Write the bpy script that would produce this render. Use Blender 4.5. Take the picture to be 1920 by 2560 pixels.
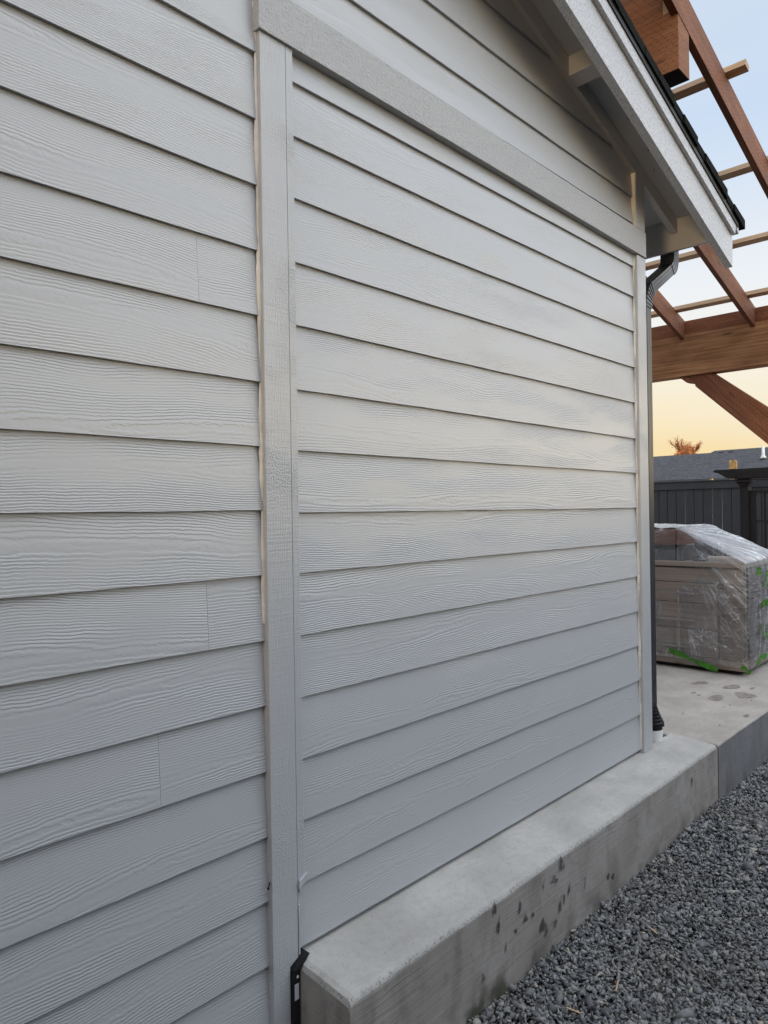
import bpy, math, random
import numpy as np
from mathutils import Vector, Matrix
for o in list(bpy.data.objects): bpy.data.objects.remove(o)
SC = bpy.context.scene
C = SC.collection
H = 1.59            # eye height above the gravel; all z below are metres above the gravel once H is added
random.seed(7); RNG = np.random.default_rng(7)

# ------------------------------------------------------------------ camera
yaw, rol = 0.76353, -0.01505
fw = Vector((math.cos(yaw), math.sin(yaw), 0)); rt = fw.cross(Vector((0, 0, 1))).normalized(); up = rt.cross(fw)
r2 = rt*math.cos(rol) + up*math.sin(rol); u2 = -rt*math.sin(rol) + up*math.cos(rol)
cd = bpy.data.cameras.new('camera'); cam = bpy.data.objects.new('camera', cd); C.objects.link(cam)
cd.sensor_fit = 'HORIZONTAL'; cd.sensor_width = 36; cd.lens = 1784.2/1920*36; cd.clip_start = 0.05; cd.clip_end = 2000
M = Matrix.Identity(4)
for i in range(3): M[i][0], M[i][1], M[i][2] = r2[i], u2[i], -fw[i]
M[0][3], M[1][3], M[2][3] = 0, -1.5957, H
cam.matrix_world = M
SC.camera = cam

# ------------------------------------------------------------------ node helper
class NT:
    def __init__(s, tree): s.t = tree; s.n = tree.nodes; s.l = tree.links
    def node(s, typ, **kw):
        n = s.n.new(typ)
        for k, v in kw.items(): setattr(n, k, v)
        return n
    def put(s, sock, v):
        if isinstance(v, bpy.types.NodeSocket): s.l.new(v, sock)
        elif v is not None:
            if isinstance(v, (tuple, list)) and len(v) == 3 and sock.type == 'RGBA': v = (*v, 1)
            sock.default_value = v
    def math(s, op, a, b=None, c=None, clamp=False):
        n = s.node('ShaderNodeMath', operation=op, use_clamp=clamp)
        s.put(n.inputs[0], a)
        if b is not None: s.put(n.inputs[1], b)
        if c is not None: s.put(n.inputs[2], c)
        return n.outputs[0]
    def noise(s, vec, scale=1, detail=3, rough=.5, dist=0):
        n = s.node('ShaderNodeTexNoise'); s.put(n.inputs['Vector'], vec); n.inputs['Scale'].default_value = scale
        n.inputs['Detail'].default_value = detail; n.inputs['Roughness'].default_value = rough; n.inputs['Distortion'].default_value = dist
        return n.outputs['Fac']
    def comb(s, x, y, z):
        n = s.node('ShaderNodeCombineXYZ'); s.put(n.inputs[0], x); s.put(n.inputs[1], y); s.put(n.inputs[2], z); return n.outputs[0]
    def sep(s, v):
        n = s.node('ShaderNodeSeparateXYZ'); s.put(n.inputs[0], v); return n.outputs
    def scale(s, v, sc):
        n = s.node('ShaderNodeMapping'); s.put(n.inputs[0], v); n.inputs['Scale'].default_value = sc; return n.outputs[0]
    def rng(s, v, a, b, c=0, d=1, smooth=True):
        n = s.node('ShaderNodeMapRange', interpolation_type='SMOOTHSTEP' if smooth else 'LINEAR')
        s.put(n.inputs[0], v)
        for i, q in enumerate((a, b, c, d)): s.put(n.inputs[i+1], q)
        return n.outputs[0]
    def mix(s, f, a, b, mode='MIX'):
        n = s.node('ShaderNodeMix', data_type='RGBA', blend_type=mode); s.put(n.inputs[0], f); s.put(n.inputs[6], a); s.put(n.inputs[7], b); return n.outputs[2]
    def ramp(s, f, stops):
        n = s.node('ShaderNodeValToRGB'); s.put(n.inputs[0], f); r = n.color_ramp
        while len(r.elements) < len(stops): r.elements.new(.5)
        for e, (p, c) in zip(r.elements, stops): e.position = p; e.color = (*c, 1) if len(c) == 3 else c
        return n.outputs[0]
    def bump(s, h, dist=.001, strength=1, normal=None):
        n = s.node('ShaderNodeBump'); s.put(n.inputs['Height'], h); n.inputs['Distance'].default_value = dist; n.inputs['Strength'].default_value = strength
        if normal is not None: s.put(n.inputs['Normal'], normal)
        return n.outputs[0]
def mat(name):
    m = bpy.data.materials.new(name); m.use_nodes = True; t = NT(m.node_tree)
    b = t.n['Principled BSDF']; return m, t, b
def pos(t): return t.node('ShaderNodeNewGeometry').outputs['Position']
def uv(t): return t.node('ShaderNodeUVMap').outputs[0]
def attr(t, n):
    a = t.node('ShaderNodeAttribute'); a.attribute_name = n; return a

# ------------------------------------------------------------------ world and sun
w = bpy.data.worlds.new('World'); SC.world = w; w.use_nodes = True
t = NT(w.node_tree); bg = t.n['Background']
SUN_EL, SUN_AZ = math.radians(5.5), math.radians(188)      # direction the sun stands in, from +X anticlockwise
sky = t.node('ShaderNodeTexSky', sky_type='NISHITA'); sky.sun_disc = False
sky.sun_elevation = SUN_EL; sky.sun_rotation = math.pi/2 - SUN_AZ
gen = t.node('ShaderNodeTexCoord').outputs['Generated']
nx, ny, nz = t.sep(gen)
# twilight sky: yellow at the horizon, white above it, pale blue higher up
g = t.ramp(nz, [(0.0, (.97, .71, .33)), (.055, (.99, .74, .36)), (.12, (1.0, .87, .60)), (.19, (1.0, .95, .83)), (.27, (.90, .94, .98)), (.45, (.62, .76, .95)), (.72, (.72, .77, .86)), (1, (.70, .74, .82))])
az = t.math('ADD', t.math('MULTIPLY', nx, math.cos(SUN_AZ)), t.math('MULTIPLY', ny, math.sin(SUN_AZ)))
lobe_d = t.math('ADD', t.math('MULTIPLY', nx, math.cos(math.radians(-42))), t.math('MULTIPLY', ny, math.sin(math.radians(-42))))
lobe = t.math('MULTIPLY', t.rng(lobe_d, .70, 1.0), t.rng(nz, .42, .02))
glow = t.math('MULTIPLY', t.rng(az, .1, 1.0), t.rng(nz, .75, 0.0))
side = t.math('MULTIPLY', t.rng(ny, .25, -.6, 0, 1), t.rng(nz, .12, .55, .0, 1))
over = t.rng(nz, .55, .9)
gain = t.math('ADD', t.math('ADD', 1.0, t.math('ADD', t.math('MULTIPLY', lobe, 4.2), t.math('MULTIPLY', glow, .25))), t.math('ADD', t.math('MULTIPLY', side, 1.9), t.math('MULTIPLY', over, .7)))
g = t.mix(t.rng(t.noise(t.scale(gen, (1, 1, 3.5)), 2.2, 4), .40, .75, 0, .22), g, (.96, .93, .92))
vm = t.node('ShaderNodeVectorMath', operation='SCALE'); t.put(vm.inputs[0], g); t.put(vm.inputs['Scale'], gain)
warm = t.mix(glow, (1, 1, 1), (1.08, .93, .74))
grad = t.mix(1.0, vm.outputs[0], warm, 'MULTIPLY')
vs = t.node('ShaderNodeVectorMath', operation='SCALE'); t.put(vs.inputs[0], sky.outputs[0]); vs.inputs['Scale'].default_value = .06
t.put(bg.inputs[0], t.mix(1.0, t.mix(.06, grad, vs.outputs[0]), (1, 1, 1), 'MULTIPLY')); bg.inputs[1].default_value = 1.0
sd = bpy.data.lights.new('sun', 'SUN'); sd.energy = 0.7; sd.angle = math.radians(9); sd.color = (1, .70, .40)
so = bpy.data.objects.new('sun', sd); C.objects.link(so)
dv = Vector((math.cos(SUN_AZ)*math.cos(SUN_EL), math.sin(SUN_AZ)*math.cos(SUN_EL), math.sin(SUN_EL)))
so.rotation_euler = dv.to_track_quat('Z', 'Y').to_euler(); so.location = dv*60
SC.view_settings.view_transform = 'Standard'; SC.view_settings.look = 'None'; SC.view_settings.exposure = 0; SC.view_settings.gamma = 1
SC.render.engine = 'CYCLES'

# ------------------------------------------------------------------ materials
_G = {}
def grain_group():
    "height in metres of the cedar grain pressed into a lap board: nested V-shaped growth rings, jagged in detail"
    if 'g' in _G: return _G['g']
    g = bpy.data.node_groups.new('cedar_grain', 'ShaderNodeTree'); _G['g'] = g
    for nm in ('u', 'v', 'centre', 'drift'): g.interface.new_socket(nm, in_out='INPUT', socket_type='NodeSocketFloat')
    g.interface.new_socket('height', in_out='OUTPUT', socket_type='NodeSocketFloat')
    t = NT(g); gi = t.node('NodeGroupInput'); go = t.node('NodeGroupOutput'); u, v, v0, drift = [gi.outputs[k] for k in range(4)]
    m = t.math
    wv = t.noise(t.comb(u, m('MULTIPLY', v, 2), 0), .9, 2)
    q = m('SUBTRACT', m('SUBTRACT', m('DIVIDE', v, .178), v0), m('MULTIPLY', m('SUBTRACT', wv, .5), 1.0))
    F = m('MULTIPLY', m('SQRT', m('ADD', m('MULTIPLY', q, q), .022)), 27)
    F = m('ADD', F, m('MULTIPLY', m('MULTIPLY', u, drift), 9))
    F = m('ADD', F, m('MULTIPLY', t.noise(t.comb(m('MULTIPLY', u, 2.6), m('MULTIPLY', v, 7), 1), 1, 2), 3.0))
    F = m('ADD', F, m('MULTIPLY', t.noise(t.comb(m('MULTIPLY', u, 13), m('MULTIPLY', v, 26), 2), 1, 3), 1.0))
    F = m('ADD', F, m('MULTIPLY', t.noise(t.comb(m('MULTIPLY', u, 60), m('MULTIPLY', v, 90), 3), 1, 2), .8))
    pp = m('FRACT', F); ln = m('MULTIPLY', t.rng(pp, 0, .30), t.rng(pp, .98, .40))
    amp = t.rng(t.noise(t.comb(m('MULTIPLY', u, 2.2), m('MULTIPLY', v, 14), 4), 1, 3), .36, .62, .18, 1.0)
    h = m('MULTIPLY', m('MULTIPLY', ln, amp), .00058)
    t.put(go.inputs[0], h); return g
def paint(name, kind, tint=None):
    m, t, b = mat(name); P = pos(t)
    big = t.noise(P, 1.3, 3); fine = t.noise(P, 60, 3)
    col = t.mix(t.math('MULTIPLY', big, 1), (.458, .463, .466), (.505, .508, .508))
    if tint: col = t.mix(big, tuple(c*.95 for c in tint), tint)
    if kind == 'siding':
        U = t.sep(uv(t)); u, v = U[0], U[1]
        a = attr(t, 'seed').outputs['Color']; s3 = t.node('ShaderNodeSeparateColor'); t.put(s3.inputs[0], a)
        drift = t.math('SUBTRACT', s3.outputs[2], .5)
        D = .0004
        def hgt(uu, vv):
            n = t.node('ShaderNodeGroup'); n.node_tree = grain_group()
            for k, q in enumerate((uu, vv, s3.outputs[1], drift)): t.put(n.inputs[k], q)
            return n.outputs[0]
        h0 = hgt(u, v); hv = hgt(u, t.math('ADD', v, D)); hu = hgt(t.math('ADD', u, D*2), v)
        sv = t.math('DIVIDE', t.math('SUBTRACT', h0, hv), D); su = t.math('DIVIDE', t.math('SUBTRACT', h0, hu), D*2)
        # tilt the surface normal by the slope of the embossed grain (the face looks along -Y)
        gn = t.node('ShaderNodeNewGeometry').outputs['Normal']
        va = t.node('ShaderNodeVectorMath', operation='ADD'); t.put(va.inputs[0], gn); t.put(va.inputs[1], t.comb(su, 0, sv))
        vn = t.node('ShaderNodeVectorMath', operation='NORMALIZE'); t.put(vn.inputs[0], va.outputs[0]); nb = vn.outputs[0]
        t.put(b.inputs['Normal'], nb)
        b.inputs['Roughness'].default_value = .36; b.inputs['Specular IOR Level'].default_value = .65
    elif kind == 'rough':      # rough-sawn trim board
        U = t.sep(uv(t)); u, v = U[0], U[1]
        h = t.noise(t.comb(t.math('MULTIPLY', u, 150), t.math('MULTIPLY', v, 45), 0), 1, 4, .7)
        h2 = t.noise(t.comb(t.math('MULTIPLY', u, 70), t.math('MULTIPLY', v, 130), 7), 1, 3, .65)
        hh = t.math('ADD', t.math('MULTIPLY', h, .8), h2)
        t.put(b.inputs['Normal'], t.bump(hh, .0045, 1.0)); b.inputs['Roughness'].default_value = .38
        col = t.mix(t.rng(hh, .62, .98), (.40, .40, .40), col)
    elif kind == 'trim':       # lightly textured trim with stippled paint patches
        U = t.sep(uv(t)); u, v = U[0], U[1]
        st = t.math('MULTIPLY', t.noise(P, 260, 2), t.rng(t.noise(t.scale(P, (1, 1, 1)), 5, 2), .48, .66, .2, .9))
        gr = t.noise(t.comb(t.math('MULTIPLY', u, 12), t.math('MULTIPLY', v, 420), 0), 1, 3)
        sw = t.noise(t.comb(t.math('MULTIPLY', u, 150), t.math('MULTIPLY', v, 8), 0), 1, 2)
        hh = t.math('ADD', t.math('ADD', st, t.math('MULTIPLY', gr, .35)), t.math('MULTIPLY', sw, .25))
        t.put(b.inputs['Normal'], t.bump(hh, .0036, 1)); b.inputs['Roughness'].default_value = .33; b.inputs['Specular IOR Level'].default_value = .7
    else:
        t.put(b.inputs['Normal'], t.bump(fine, .0006, .6)); b.inputs['Roughness'].default_value = .5
    t.put(b.inputs['Base Color'], col)
    return m
M_SIDE = paint('painted_siding', 'siding'); M_ROUGH = paint('painted_rough_trim', 'rough'); M_RAKE = paint('white_rough_trim', 'rough', (.66, .68, .71)); M_TRIM = paint('painted_trim', 'trim'); M_PAINT = paint('painted_smooth', 'smooth')
def simple(name, col, rough=.6, metal=0, nscale=8, var=.15, bumpd=0, bscale=80, spec=.5):
    m, t, b = mat(name); P = pos(t)
    n = t.noise(P, nscale, 4)
    t.put(b.inputs['Base Color'], t.mix(t.rng(n, .3, .7), tuple(c*(1-var) for c in col), tuple(min(1, c*(1+var)) for c in col)))
    b.inputs['Roughness'].default_value = rough; b.inputs['Metallic'].default_value = metal; b.inputs['Specular IOR Level'].default_value = spec
    if bumpd: t.put(b.inputs['Normal'], t.bump(t.noise(P, bscale, 3), bumpd, 1))
    return m
M_CAULK = simple('caulk', (.74, .71, .64), .45, bumpd=.003, bscale=45)
M_BLACK = simple('black_metal', (.014, .014, .015), .5, spec=.25, bumpd=.001, bscale=30)
M_SHIN = simple('roof_shingle', (.008, .010, .009), .9, spec=.08, bumpd=.004, bscale=160)
M_GREYSH = simple('grey_shingle', (.060, .060, .068), .95, nscale=14, var=.45, bumpd=.02, bscale=60)
tq = NT(M_GREYSH.node_tree); px_ = tq.sep(pos(tq))
_c = tq.math('FRACT', tq.math('MULTIPLY', px_[0], 7.2)); _b = tq.n['Principled BSDF']; _old = _b.inputs['Base Color'].links[0].from_socket
_t = tq.noise(tq.comb(tq.math('FLOOR', tq.math('MULTIPLY', px_[0], 7.2)), tq.math('FLOOR', tq.math('MULTIPLY', px_[1], 3.5)), 0), 3.7, 0)
tq.put(_b.inputs['Base Color'], tq.mix(tq.math('ADD', tq.rng(_c, .2, .0, 0, .45), tq.rng(_t, .3, .7, 0, .4)), _old, (.028, .028, .030)))
M_WHITE = simple('white_plastic', (.78, .77, .74), .4, var=.04)
M_STICK = simple('paper_label', (.6, .6, .62), .6)
M_GUT = simple('gutter_metal', (.5, .52, .54), .35)
M_LADDER = simple('sunlit_pine', (.62, .36, .12), .7, nscale=30, var=.2)
M_DARKWALL = simple('dark_wall', (.10, .10, .105), .8)
M_STONE_HOOD = simple('grill_steel', (.16, .16, .17), .35, metal=.7, var=.1)
M_HAND = simple('brushed_handle', (.27, .25, .24), .5)
# downspout
M_DS, t, b = mat('downspout_metal'); P = pos(t)
t.put(b.inputs['Base Color'], t.mix(t.noise(P, 20, 3), (.045, .047, .052), (.07, .072, .078))); b.inputs['Roughness'].default_value = .32; b.inputs['Metallic'].default_value = .25
M_FLEX, t, b = mat('black_corrugated_plastic'); b.inputs['Base Color'].default_value = (.008, .008, .009, 1); b.inputs['Roughness'].default_value = .45; b.inputs['Specular IOR Level'].default_value = .25
t.put(b.inputs['Normal'], t.bump(t.noise(t.scale(pos(t), (18, 18, 60)), 1, 3), .004, 1))
# concrete
def concrete(name, c1, c2, brushed, dark=False):
    m, t, b = mat(name); P = pos(t); px, py, pz = t.sep(P)
    n1 = t.noise(P, 3.5, 5, .6); n2 = t.noise(P, 28, 4, .6); n3 = t.noise(P, 220, 2)
    col = t.mix(t.rng(n1, .32, .68), c1, c2)
    col = t.mix(t.rng(n2, .35, .75, 0, .30), col, tuple(x*.72 for x in c1))
    if brushed:
        warp = t.math('MULTIPLY', t.noise(t.comb(t.math('MULTIPLY', px, 2.2), 0, t.math('MULTIPLY', pz, 3)), 1, 2), .045)
        zz = t.math('ADD', pz, warp)
        k = t.noise(t.comb(t.math('MULTIPLY', px, 1.6), t.math('MULTIPLY', py, 1.6), t.math('MULTIPLY', zz, 300)), 1, 3, .6)
        k2 = t.noise(t.comb(t.math('MULTIPLY', px, 2), t.math('MULTIPLY', py, 2), t.math('MULTIPLY', zz, 60)), 1, 2)
        hh = t.math('ADD', t.math('ADD', k, t.math('MULTIPLY', k2, .7)), t.math('MULTIPLY', n3, .12))
        nrm = t.bump(hh, .0018, .9)
        col = t.mix(t.rng(k, .42, .30, 0, .10), col, tuple(x*.5 for x in c1))
        # mottled damp streaks hanging down the face, and moss by the gravel
        st = t.noise(t.comb(t.math('MULTIPLY', px, 7), t.math('MULTIPLY', py, 7), t.math('MULTIPLY', pz, 2.2)), 1, 4, .6)
        col = t.mix(t.rng(st, .50, .72, 0, .5), col, (.14, .12, .105)); col = t.mix(t.rng(t.noise(P, 16, 5, .65), .50, .72, 0, .4), col, (.15, .135, .12)); col = t.mix(t.rng(t.noise(P, 150, 2), .32, .24, 0, .6), col, (.05, .05, .05))
        low = t.rng(pz, .13, .0)
        ms = t.math('MULTIPLY', low, t.rng(t.noise(P, 9, 4), .40, .62))
        moss = t.math('MULTIPLY', ms, t.rng(t.math('ABSOLUTE', t.math('SUBTRACT', px, 1.86)), .25, .03))
        col = t.mix(t.math('MULTIPLY', ms, .55), col, (.06, .055, .05))
        col = t.mix(t.math('MULTIPLY', moss, .8), col, (.045, .05, .018))
    else:
        tr = t.noise(t.scale(P, (6, 22, 6)), 1, 4, .6)
        col = t.mix(t.rng(t.noise(P, 45, 5, .7), .45, .70, 0, .22), col, tuple(x*.6 for x in c1)); col = t.mix(t.rng(tr, .50, .75, 0, .25), col, tuple(x*.66 for x in c1))
        pit = t.rng(t.noise(P, 150, 2), .34, .26)
        col = t.mix(t.math('MULTIPLY', pit, .5), col, (.06, .06, .06))
        hh = t.math('ADD', t.math('MULTIPLY', n2, .5), t.math('MULTIPLY', n3, .5))
        nrm = t.bump(hh, .0016, .8)
        # pitted arris along the outer edge
        e = t.math('MULTIPLY', t.rng(pz, .3205, .312), t.rng(t.noise(P, 130, 4, .7), .48, .38))
        col = t.mix(t.math('MULTIPLY', e, .6), col, (.08, .08, .08))
    t.put(b.inputs['Base Color'], col); t.put(b.inputs['Normal'], nrm); b.inputs['Roughness'].default_value = .85; b.inputs['Specular IOR Level'].default_value = .25
    return m
M_CTOP = concrete('concrete_trowelled', (.40, .385, .355), (.52, .50, .465), False)
M_CSIDE = concrete('concrete_brushed', (.33, .302, .272), (.41, .38, .345), True)
M_CSIDE2 = concrete('concrete_brushed_dark', (.20, .198, .20), (.25, .245, .245), True)
M_PTOP = concrete('patio_concrete', (.37, .335, .295), (.48, .44, .395), False)
M_STAIN = simple('damp_mark', (.10, .085, .078), .8, nscale=40, var=.3)
M_STAIN2 = simple('patio_stain', (.235, .205, .18), .8, nscale=25, var=.15)
# incised pressure-treated timber
def timber(name, c1, c2, incised, grain=1.0):
    m, t, b = mat(name); U = t.sep(uv(t)); u, v = U[0], U[1]
    g1 = t.noise(t.comb(t.math('MULTIPLY', u, 2.2*grain), t.math('MULTIPLY', v, 60), 0), 1, 4, .6)
    g2 = t.noise(t.comb(t.math('MULTIPLY', u, 3), t.math('MULTIPLY', v, 9), 3), 1, 3)
    col = t.mix(t.rng(t.math('ADD', t.math('MULTIPLY', g1, .6), t.math('MULTIPLY', g2, .4)), .32, .68), c1, c2)
    kn = t.node('ShaderNodeTexVoronoi'); t.put(kn.inputs['Vector'], t.comb(t.math('MULTIPLY', u, 1.6), t.math('MULTIPLY', v, 7), 0)); kn.inputs['Scale'].default_value = 1
    col = t.mix(t.rng(kn.outputs['Distance'], .11, .04, 0, .7), col, tuple(x*.35 for x in c1))
    h = g1
    if incised:
        row = t.math('FLOOR', t.math('DIVIDE', v, .0165))
        uu = t.math('ADD', u, t.math('MULTIPLY', t.math('FRACT', t.math('MULTIPLY', row, .377)), .038))
        fu = t.math('FRACT', t.math('DIVIDE', uu, .038)); fv = t.math('FRACT', t.math('DIVIDE', v, .0165))
        sl = t.math('MULTIPLY', t.math('LESS_THAN', t.math('ABSOLUTE', t.math('SUBTRACT', fu, .5)), .19), t.math('LESS_THAN', t.math('ABSOLUTE', t.math('SUBTRACT', fv, .5)), .11))
        jit = t.noise(t.comb(t.math('MULTIPLY', u, 20), t.math('MULTIPLY', v, 60), 9), 1, 1)
        sl = t.math('MULTIPLY', sl, t.rng(jit, .42, .52))
        col = t.mix(t.math('MULTIPLY', sl, .75), col, tuple(x*.15 for x in c1))
        h = t.math('SUBTRACT', t.math('MULTIPLY', g1, .5), sl)
    t.put(b.inputs['Base Color'], col); t.put(b.inputs['Normal'], t.bump(h, .002, .8)); b.inputs['Roughness'].default_value = .72; b.inputs['Specular IOR Level'].default_value = .3
    return m
M_PT = timber('treated_timber', (.15, .055, .027), (.30, .118, .055), True)
M_PT_UNDER = timber('treated_shaded_underside', (.12, .045, .025), (.20, .08, .04), False)  # darker timber for rafter undersides, their shade put into the colour
M_PTB = timber('treated_beam', (.20, .078, .034), (.30, .125, .052), True)
M_GLU = timber('glulam', (.20, .088, .038), (.50, .255, .12), False, .8)
M_LATH = timber('pale_lath', (.42, .28, .17), (.55, .39, .25), False)
M_FENCE = timber('charcoal_board', (.036, .037, .042), (.050, .051, .056), False)
M_ARB = timber('black_brown_board', (.012, .010, .010), (.022, .019, .018), False)
M_CAB = timber('brown_panel', (.25, .20, .165), (.34, .285, .24), False, .5)
M_CAB2 = timber('dark_slat', (.12, .10, .088), (.20, .17, .15), False, .5)
M_BOXW = timber('red_brown_board', (.16, .065, .04), (.25, .11, .065), False)
M_BEAM_UNDER = simple('shaded_beam_underside', (.03, .022, .018), .9)  # near-black for the upper beam's underside, its shade put into the colour

# ------------------------------------------------------------------ mesh helpers
class MB:
    def __init__(s): s.v = []; s.f = []; s.uv = []; s.mi = []; s.col = []
    def face(s, pts, uvs=None, mi=0, col=(0, 0, 0)):
        i = len(s.v); s.v += [tuple(p) for p in pts]; s.f.append(tuple(range(i, i+len(pts))))
        s.uv += uvs or [(0, 0)]*len(pts); s.mi.append(mi); s.col += [col]*len(pts)
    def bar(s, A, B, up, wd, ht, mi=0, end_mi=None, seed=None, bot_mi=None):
        "board from A to B (centre line), height ht along up, width wd across"
        A, B = Vector(A), Vector(B); d = (B-A); L = d.length; d.normalize(); up = Vector(up)
        sd = d.cross(up).normalized(); up = sd.cross(d).normalized()
        o = random.uniform(0, 50) if seed is None else seed
        def P(a, s_, u_): return A + d*a + sd*(s_*wd/2) + up*(u_*ht/2)
        for (s0, u0, s1, u1, k, q) in ((1, -1, 1, 1, ht, 0), (-1, 1, -1, -1, ht, 1), (1, 1, -1, 1, wd, 2), (-1, -1, 1, -1, wd, 3)):
            vv = o*3 + q*.37
            mm = mi if not (q == 3 and bot_mi is not None) else bot_mi
            s.face([P(0, s0, u0), P(L, s0, u0), P(L, s1, u1), P(0, s1, u1)], [(o, vv), (o+L, vv), (o+L, vv+k), (o, vv+k)], mm)
        e = mi if end_mi is None else end_mi
        s.face([P(0, -1, -1), P(0, 1, -1), P(0, 1, 1), P(0, -1, 1)], [(o, 0), (o+wd, 0), (o+wd, ht), (o, ht)], e)
        s.face([P(L, 1, -1), P(L, -1, -1), P(L, -1, 1), P(L, 1, 1)], [(o, 0), (o+wd, 0), (o+wd, ht), (o, ht)], e)
        return s
    def box(s, x0, x1, y0, y1, z0, z1, axis=None, mi=0, seed=None):
        dx, dy, dz = x1-x0, y1-y0, z1-z0
        if axis is None: axis = 'xyz'[max(range(3), key=lambda i: (dx, dy, dz)[i])]
        xm, ym, zm = (x0+x1)/2, (y0+y1)/2, (z0+z1)/2
        if axis == 'x': s.bar((x0, ym, zm), (x1, ym, zm), (0, 0, 1), dy, dz, mi, seed=seed)
        elif axis == 'y': s.bar((xm, y0, zm), (xm, y1, zm), (0, 0, 1), dx, dz, mi, seed=seed)
        else: s.bar((xm, ym, z0), (xm, ym, z1), (0, 1, 0), dx, dy, mi, seed=seed)
        return s
    def prism(s, prof, y0, y1, plane='xz', mi=0):
        "extrude a closed outline (counter-clockwise list) along the third axis"
        def P(a, b_, c_): return {'xz': (a, c_, b_), 'yz': (c_, a, b_), 'xy': (a, b_, c_)}[plane]
        o = random.uniform(0, 40)
        s.face([P(a, b_, y0) for a, b_ in prof], [(a+o, b_) for a, b_ in prof], mi)
        s.face([P(a, b_, y1) for a, b_ in reversed(prof)], [(a+o, b_) for a, b_ in reversed(prof)], mi)
        n = len(prof)
        for i in range(n):
            a, b_ = prof[i], prof[(i+1) % n]; L = math.dist(a, b_)
            s.face([P(*a, y0), P(*a, y1), P(*b_, y1), P(*b_, y0)], [(o, i), (o+abs(y1-y0), i), (o+abs(y1-y0), i+L), (o, i+L)], mi)
        return s
    def grid(s, fn, nu, nv, uvf=None, mi=0, col=(0, 0, 0)):
        b0 = len(s.v)
        for i in range(nu+1):
            for j in range(nv+1): s.v.append(tuple(fn(i/nu, j/nv)))
        for i in range(nu):
            for j in range(nv):
                k = b0+i*(nv+1)+j; s.f.append((k, k+nv+1, k+nv+2, k+1)); s.mi.append(mi)
                q = [(i, j), (i+1, j), (i+1, j+1), (i, j+1)]
                s.uv += [(uvf(a/nu, c/nv) if uvf else (a/nu, c/nv)) for a, c in q]; s.col += [col]*4
        return s
    def lathe(s, prof, c, n=24, mi=0, axis=(0, 0, 1)):
        ax = Vector(axis).normalized(); a = ax.orthogonal().normalized(); b_ = ax.cross(a); c = Vector(c)
        def f(u, v):
            k = v*(len(prof)-1); i = min(int(k), len(prof)-2); fr = k-i
            r = prof[i][0]*(1-fr)+prof[i+1][0]*fr; h = prof[i][1]*(1-fr)+prof[i+1][1]*fr
            return c + (a*math.cos(u*2*math.pi)+b_*math.sin(u*2*math.pi))*r + ax*h
        return s.grid(f, n, len(prof)-1, mi=mi)
ROOT = {}
def wpos(o): return ROOT.get(o.name, Vector((0, 0, 0)))
def tag(o, label=None, cat=None, group=None, kind=None):
    for k, v in (('label', label), ('category', cat), ('group', group), ('kind', kind)):
        if v: o[k] = v
    return o
def empty(name, loc, label=None, cat=None, group=None):
    o = bpy.data.objects.new(name, None); C.objects.link(o); o.location = (loc[0], loc[1], loc[2]+H); ROOT[o.name] = Vector(o.location); o.empty_display_size = .1
    return tag(o, label, cat, group)
def obj(name, mb, mats, parent=None, label=None, cat=None, group=None, kind=None, smooth=False, bevel=0, weld=False):
    "one mesh object; vertices in world x, y and eye-relative z"
    me = bpy.data.meshes.new(name); me.from_pydata([(x, y, z+H) for x, y, z in mb.v], [], mb.f)
    if not isinstance(mats, (list, tuple)): mats = [mats]
    for m in mats: me.materials.append(m)
    me.polygons.foreach_set('material_index', mb.mi)
    ul = me.uv_layers.new(name='UVMap'); ul.data.foreach_set('uv', np.array(mb.uv, dtype=np.float32).ravel())
    if any(c != (0, 0, 0) for c in mb.col[:1]+mb.col[-1:]):
        ca = me.color_attributes.new('seed', 'FLOAT_COLOR', 'CORNER')
        ca.data.foreach_set('color', np.array([(*c, 1) for c in mb.col], dtype=np.float32).ravel())
    o = bpy.data.objects.new(name, me); C.objects.link(o)
    if parent is not None:
        base = wpos(parent)
    else:
        a = np.array(mb.v); base = Vector((a[:, 0].mean(), a[:, 1].mean(), a[:, 2].min()+H))
    me.transform(Matrix.Translation(-base)); ROOT[o.name] = base
    if parent is not None:
        o.parent = parent
        if parent.parent is not None or parent.type == 'MESH': pass
    else: o.location = base
    if weld or bevel:
        import bmesh
        bm = bmesh.new(); bm.from_mesh(me); bmesh.ops.remove_doubles(bm, verts=bm.verts, dist=1e-5); bmesh.ops.recalc_face_normals(bm, faces=bm.faces); bm.to_mesh(me); bm.free()
    if bevel:
        bv = o.modifiers.new('bevel', 'BEVEL'); bv.width = bevel; bv.segments = 2; bv.limit_method = 'ANGLE'; bv.harden_normals = False
    if smooth:
        for p in me.polygons: p.use_smooth = True
    return tag(o, label, cat, group, kind)

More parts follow.
